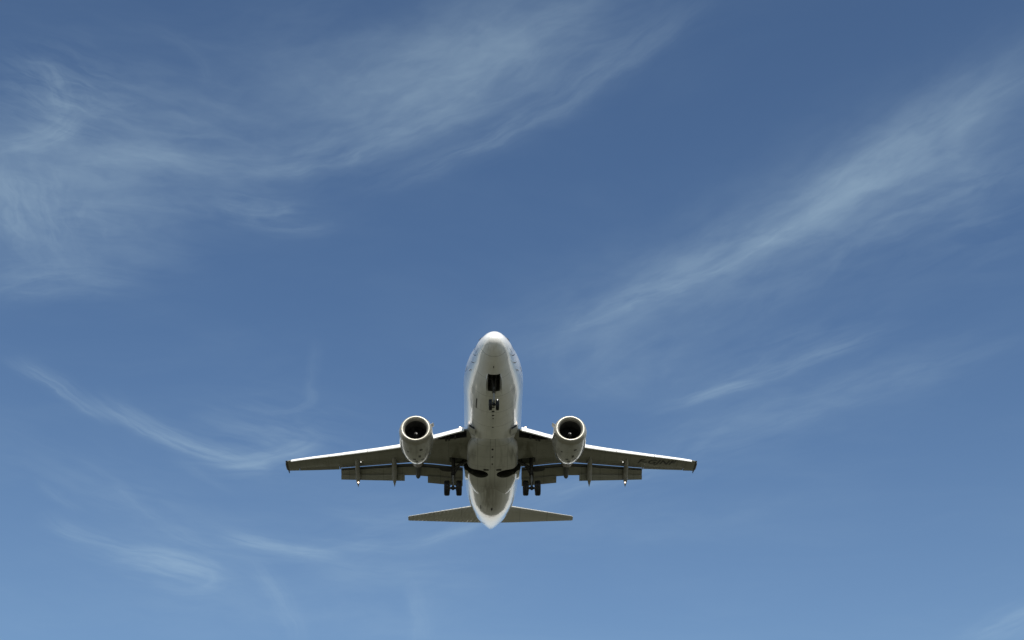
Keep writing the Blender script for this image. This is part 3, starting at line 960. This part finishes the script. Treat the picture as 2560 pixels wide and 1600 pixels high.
# ---- engines
EY, EZ = 8.98, -1.76
for s in (1, -1):
    ex = s * 4.93
    SQ = .95
    mb = MB()
    outer = [(.42, 1.052), (.43, 1.066), (.6, 1.075), (1.0, 1.10), (1.5, 1.10), (2.0, 1.08), (2.5, 1.02), (3.0, .92), (3.4, .80), (3.62, .70), (3.63, .67), (3.4, .66), (3.2, .65)]
    mb.lathe((ex, EY, EZ), 'y', outer, 'cowl', 64, SQ)
    eng = mb.build('engine', plane, 40)
    mb = MB()
    th = [k * math.pi / 14 for k in range(-7, 8)]
    lipp = [(.42, 1.058), (.32, 1.045), (.22, 1.02), (.13, .985), (.06, .94), (.02, .90), (0, .86), (.02, .82), (.06, .78), (.12, .745), (.2, .715), (.3, .70)]
    mb.lathe((ex, EY, EZ), 'y', lipp, 'lip', 64, SQ)
    mb.build('inlet_lip', eng, 60)
    mb = MB()
    mb.lathe((ex, EY, EZ), 'y', [(.3, .70), (.5, .71), (1.0, .74), (1.55, .75), (1.56, .10)], 'duct', 64, SQ)
    mb.build('inlet_duct', eng, 50)
    # fan: 38 twisted blades
    mb = MB()
    for k in range(38):
        a = 2 * math.pi * k / 38
        ring = []
        for r, tw, ch in ((.20, 20, .10), (.45, 40, .13), (.73, 62, .15)):
            pts = []
            for q, hh in ((-1, 0), (0, .008), (1, 0), (0, -.008)):
                ax = q * ch * .5 * math.cos(R(tw)) ; tg = q * ch * .5 * math.sin(R(tw)) + hh
                zz_ = r * math.sin(a) + tg * math.cos(a)
                pts.append((ex + r * math.cos(a) - tg * math.sin(a), EY + 1.2 + ax, EZ + zz_ * (SQ if zz_ < 0 else 1)))
            ring.append(pts)
        mb.loft(ring, 'fan')
    mb.build('fan', eng, 30)
    mb = MB()
    mb.lathe((ex, EY + 1.18, EZ), 'y', [(-.50, .004), (-.46, .05), (-.35, .11), (-.2, .165), (0, .21), (.1, .215)], 'spin', 28, 1, True, True)
    sw = []
    for i in range(18):
        q = i / 17; a = q * 1.1 * math.pi - .9
        yy = -.485 + .12 * q; rr_ = float(np.interp(yy, [-.5, -.46, -.35, -.2], [.004, .05, .11, .165])) + .006
        sw.append((ex + rr_ * math.cos(a), EY + 1.18 + yy, EZ + rr_ * math.sin(a)))
    mb.tube(sw, [.008 + .016 * math.sin(math.pi * min(1, i / 17)) for i in range(18)], 'spiral', 8)
    mb.build('spinner', eng, 40)
    # small vents and access panels under the cowling
    for y, dg, wy, wt_ in ((10.05, -72, .10, 5), (10.9, -78, .16, 4), (11.35, -97, .10, 5), (11.5, -66, .09, 6), (11.75, -90, .14, 5), (12.2, -90, .08, 4), (10.4, -118, .08, 3)):
        f_ = lambda yy: float(np.interp(yy - EY, [a_ for a_, b_ in outer[:9]], [b_ for a_, b_ in outer[:9]]))
        mb = MB()
        rings = []
        for yy, o_ in ((y - wy, -.02), (y - wy + .004, .004), (y + wy - .004, .004), (y + wy, -.02)):
            ring = []
            for k in range(5):
                a = R(dg + wt_ * (k / 2 - 1)); r = f_(yy) + o_
                ring.append((ex + r * math.cos(a), yy, EZ + r * math.sin(a) * SQ))
            ring += [(ex + (f_(yy) - .05) * math.cos(R(dg + wt_ * (k / 2 - 1))), yy, EZ + (f_(yy) - .05) * math.sin(R(dg + wt_ * (k / 2 - 1))) * SQ) for k in range(4, -1, -1)]
            rings.append(ring)
        mb.loft(rings, 'strut')
        mb.build('cowl_vent', eng, 30)
    # core nozzle and plug
    mb = MB()
    mb.lathe((ex, EY, EZ), 'y', [(3.0, .60), (3.6, .54), (4.3, .43), (4.6, .38), (4.6, .35), (4.2, .36)], 'steel', 40)
    mb.lathe((ex, EY, EZ), 'y', [(4.0, .28), (4.6, .22), (5.1, .05), (5.15, .005)], 'steel', 30, 1, True, True)
    mb.build('exhaust_nozzle', eng, 40)
    # pylon
    mb = MB()
    rings = []
    for y, z0, z1, hw in ((9.9, EZ + .9, EZ + 1.06, .02), (10.5, EZ + .9, EZ + 1.20, .14), (11.6, EZ + .85, -.62, .20), (12.8, EZ + .6, -.60, .22), (14.2, EZ + .35, -.80, .18), (15.2, EZ + .55, -.85, .05)):
        rings.append([(ex - hw, y, z0), (ex - hw, y, z1), (ex, y, z1 + .04), (ex + hw, y, z1), (ex + hw, y, z0), (ex, y, z0 - .03)])
    mb.loft(rings, 'cowl')
    mb.build('pylon', eng, 40)
    # strake on the inboard side
    mb = MB()
    a = R(38)
    rings = []
    for y, h in ((9.75, .30), (9.80, .40), (10.25, .42), (10.30, .30)):
        i_ = .95; d0 = Vector((-s * math.cos(a), 0, math.sin(a))); t0 = Vector((math.sin(a), 0, s * math.cos(a))) * .012
        base = Vector((ex, y, EZ)) + d0 * i_
        tip = base + d0 * (h + .05)
        rings.append([base - t0, base + t0, tip + t0 * .4, tip - t0 * .4])
    mb.loft(rings, 'fair')
    mb.build('nacelle_strake', eng, 30)

# ---- tailplane and fin
for s in (1, -1):
    mb = MB()
    rings = []
    for x, y0, y1, t in ((.3, 25.45, 28.72, .36), (1.59, 26.22, 28.98, .31), (4.0, 27.62, 29.36, .20), (6.2, 28.90, 29.72, .12), (6.33, 29.06, 29.72, .08)):
        z = 1.13 + (x - .9) * math.tan(R(6.3))
        up, lo = [], []
        for c in CH:
            h = t * .5 * (2.6 * math.sqrt(c) * (1 - c) + .05) / 1.05
            up.append((s * x, y0 + (y1 - y0) * c, z + h)); lo.append((s * x, y0 + (y1 - y0) * c, z - h))
        rings.append(up[::-1] + lo[1:])
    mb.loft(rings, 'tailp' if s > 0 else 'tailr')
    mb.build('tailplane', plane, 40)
mb = MB()
rings = []
for z, y0, y1, t in ((1.4, 22.6, 29.3, .40), (2.0, 23.8, 29.55, .38), (4.5, 26.0, 30.2, .30), (7.6, 28.6, 31.0, .20), (7.8, 28.9, 31.0, .10)):
    up, lo = [], []
    for c in CH:
        h = t * .5 * (2.6 * math.sqrt(c) * (1 - c) + .05) / 1.05
        up.append((h, y0 + (y1 - y0) * c, z)); lo.append((-h, y0 + (y1 - y0) * c, z))
    rings.append(up[::-1] + lo[1:])
mb.loft(rings, 'fin')
mb.build('vertical_fin', plane, 40)


# ---- landing gear
def wheel(name, parent, c, r, wd, hub):
    mb = MB()
    h = wd / 2
    prof = [(-h * .55, hub), (-h * .85, hub * 1.12), (-h, r * .72), (-h * .97, r * .86), (-h * .8, r * .95), (-h * .5, r * .99), (-.02, r), (-.018, r - .012), (.018, r - .012), (.02, r), (h * .5, r * .99), (h * .8, r * .95), (h * .97, r * .86), (h, r * .72), (h * .85, hub * 1.12), (h * .55, hub)]
    mb.lathe(c, 'x', prof, 'tyre', 44)
    for sg in (-1, 1):
        mb.lathe(c, 'x', [(sg * h * .55, hub), (sg * h * .5, hub * .8), (sg * h * .35, hub * .5), (sg * h * .6, hub * .32), (sg * h * .6, .002)], 'hub', 28)
    return mb.build(name, parent, 30)


# nose gear
NG = Vector((0, 3.80, -3.05))
mb = MB()
top = Vector((0, 3.42, -1.45))
mid = top.lerp(NG, .52)
mb.tube([top, mid], .085, 'strut', 16)
mb.tube([mid, NG + Vector((0, 0, .02))], .055, 'chrome', 14)
mb.tube([mid + Vector((0, 0, .06)), mid - Vector((0, 0, .05))], .105, 'strut', 16)
mb.tube([NG + Vector((-.32, 0, 0)), NG + Vector((.32, 0, 0))], .045, 'strut', 12)
mb.ball(NG + Vector((0, 0, .03)), (.10, .11, .12), 'strut', 10)
mb.tube([mid + Vector((0, .08, 0)), mid.lerp(NG, .5) + Vector((0, .26, 0)), NG + Vector((0, .07, .05))], .03, 'strut', 8)      # torque links
for sg in (-1, 1):
    mb.tube([top + Vector((sg * .28, .0, -.02)), mid + Vector((sg * .05, -.02, .12))], .04, 'strut', 10)                       # V braces
    mb.tube([Vector((sg * .16, 2.55, -1.40)), mid + Vector((sg * .06, -.05, .05))], .032, 'strut', 10)                         # drag brace
mb.tube([top + Vector((-.36, 0, 0)), top + Vector((.36, 0, 0))], .06, 'strut', 10)
mb.box(mid + Vector((0, -.10, .22)), (.11, .05, .07), 'hub')
ng = mb.build('nose_gear', plane, 35)
for sg in (-1, 1):
    wheel('nose_wheel', ng, NG + Vector((sg * .21, 0, 0)), .345, .20, .17)
lb = MB(); lb.ball(NG + Vector((.215, -.30, .17)), (.03, .03, .05), 'glint', 8); lb.build('wheel_glint', ng)  # glowing bead on the tyre, a painted glint
for sg in (-1, 1):                                       # doors hang open on both sides of the bay
    mb = MB()
    rings = []
    for y in (2.50, 2.58, 3.1, 3.85, 3.93):
        e_ = .10 if y in (2.50, 3.93) else 0
        z0 = float(NOSE(y)[2]) + .06
        rings.append([(sg * .385, y, z0), (sg * .415, y, z0), (sg * .475, y, z0 - .42 + e_), (sg * .455, y, z0 - .42 + e_)])
    mb.loft(rings, 'white')
    mb.build('nose_gear_door', ng, 30)

# main gear
for s in (1, -1):
    A = Vector((s * 2.615, 14.61, -3.15)); T = Vector((s * 2.60, 14.25, -1.05))
    mid = T.lerp(A, .55)
    mb = MB()
    mb.tube([T, mid], .135, 'strut', 18)
    mb.tube([mid + Vector((0, 0, .05)), mid - Vector((0, 0, .08))], .16, 'strut', 18)
    mb.tube([mid, A], .085, 'chrome', 16)
    mb.tube([A + Vector((-.50, 0, 0)), A + Vector((.50, 0, 0))], .08, 'strut', 14)
    mb.ball(A, (.13, .14, .15), 'strut', 10)
    mb.tube([mid + Vector((0, .12, 0)), mid.lerp(A, .5) + Vector((0, .36, 0)), A + Vector((0, .1, .04))], .045, 'strut', 8)
    mb.tube([Vector((s * 1.55, 14.25, -1.25)), T.lerp(A, .36)], .10, 'strut', 12)           # side brace
    mb.tube([Vector((s * 1.95, 14.28, -1.22)), T.lerp(A, .62)], .05, 'strut', 10)
    mb.tube([Vector((s * 2.75, 13.75, -1.2)), T.lerp(A, .45)], .05, 'strut', 10)
    mb.tube([T + Vector((-.3, 0, 0)), T + Vector((.3, 0, 0))], .10, 'strut', 12)
    for o_ in (-.10, .10):
        mb.tube([T + Vector((o_, -.16, -.1)), mid + Vector((o_, -.17, 0)), A + Vector((o_ * 1.6, -.12, .1))], .018, 'tyre', 6)  # brake hoses
    mg = mb.build('main_gear', plane, 35)
    for sg in (-1, 1):
        wheel('main_wheel', mg, A + Vector((sg * .40, 0, 0)), .515, .375, .25)
        mb = MB(); mb.lathe(A + Vector((sg * .40, 0, 0)), 'x', [(-sg * .21, .05), (-sg * .21, .19), (-sg * .10, .21)], 'steel', 24); mb.build('brake_pack', mg, 30)
    # leg door on the outboard side
    mb = MB()
    rings = []
    for q, wd, dz in ((.10, .12, .0), (.30, .20, .02), (.70, .17, .05), (.92, .03, .09)):
        p = T.lerp(A, .40) + Vector((s * q, .05, dz))
        rings.append([p + Vector((0, -wd, .10)), p + Vector((0, -wd, .13)), p + Vector((0, wd, -.02)), p + Vector((0, wd, -.05))])
    mb.loft(rings, 'strut')
    mb.build('leg_door', mg, 30)

drop([nose_cut] + wells)
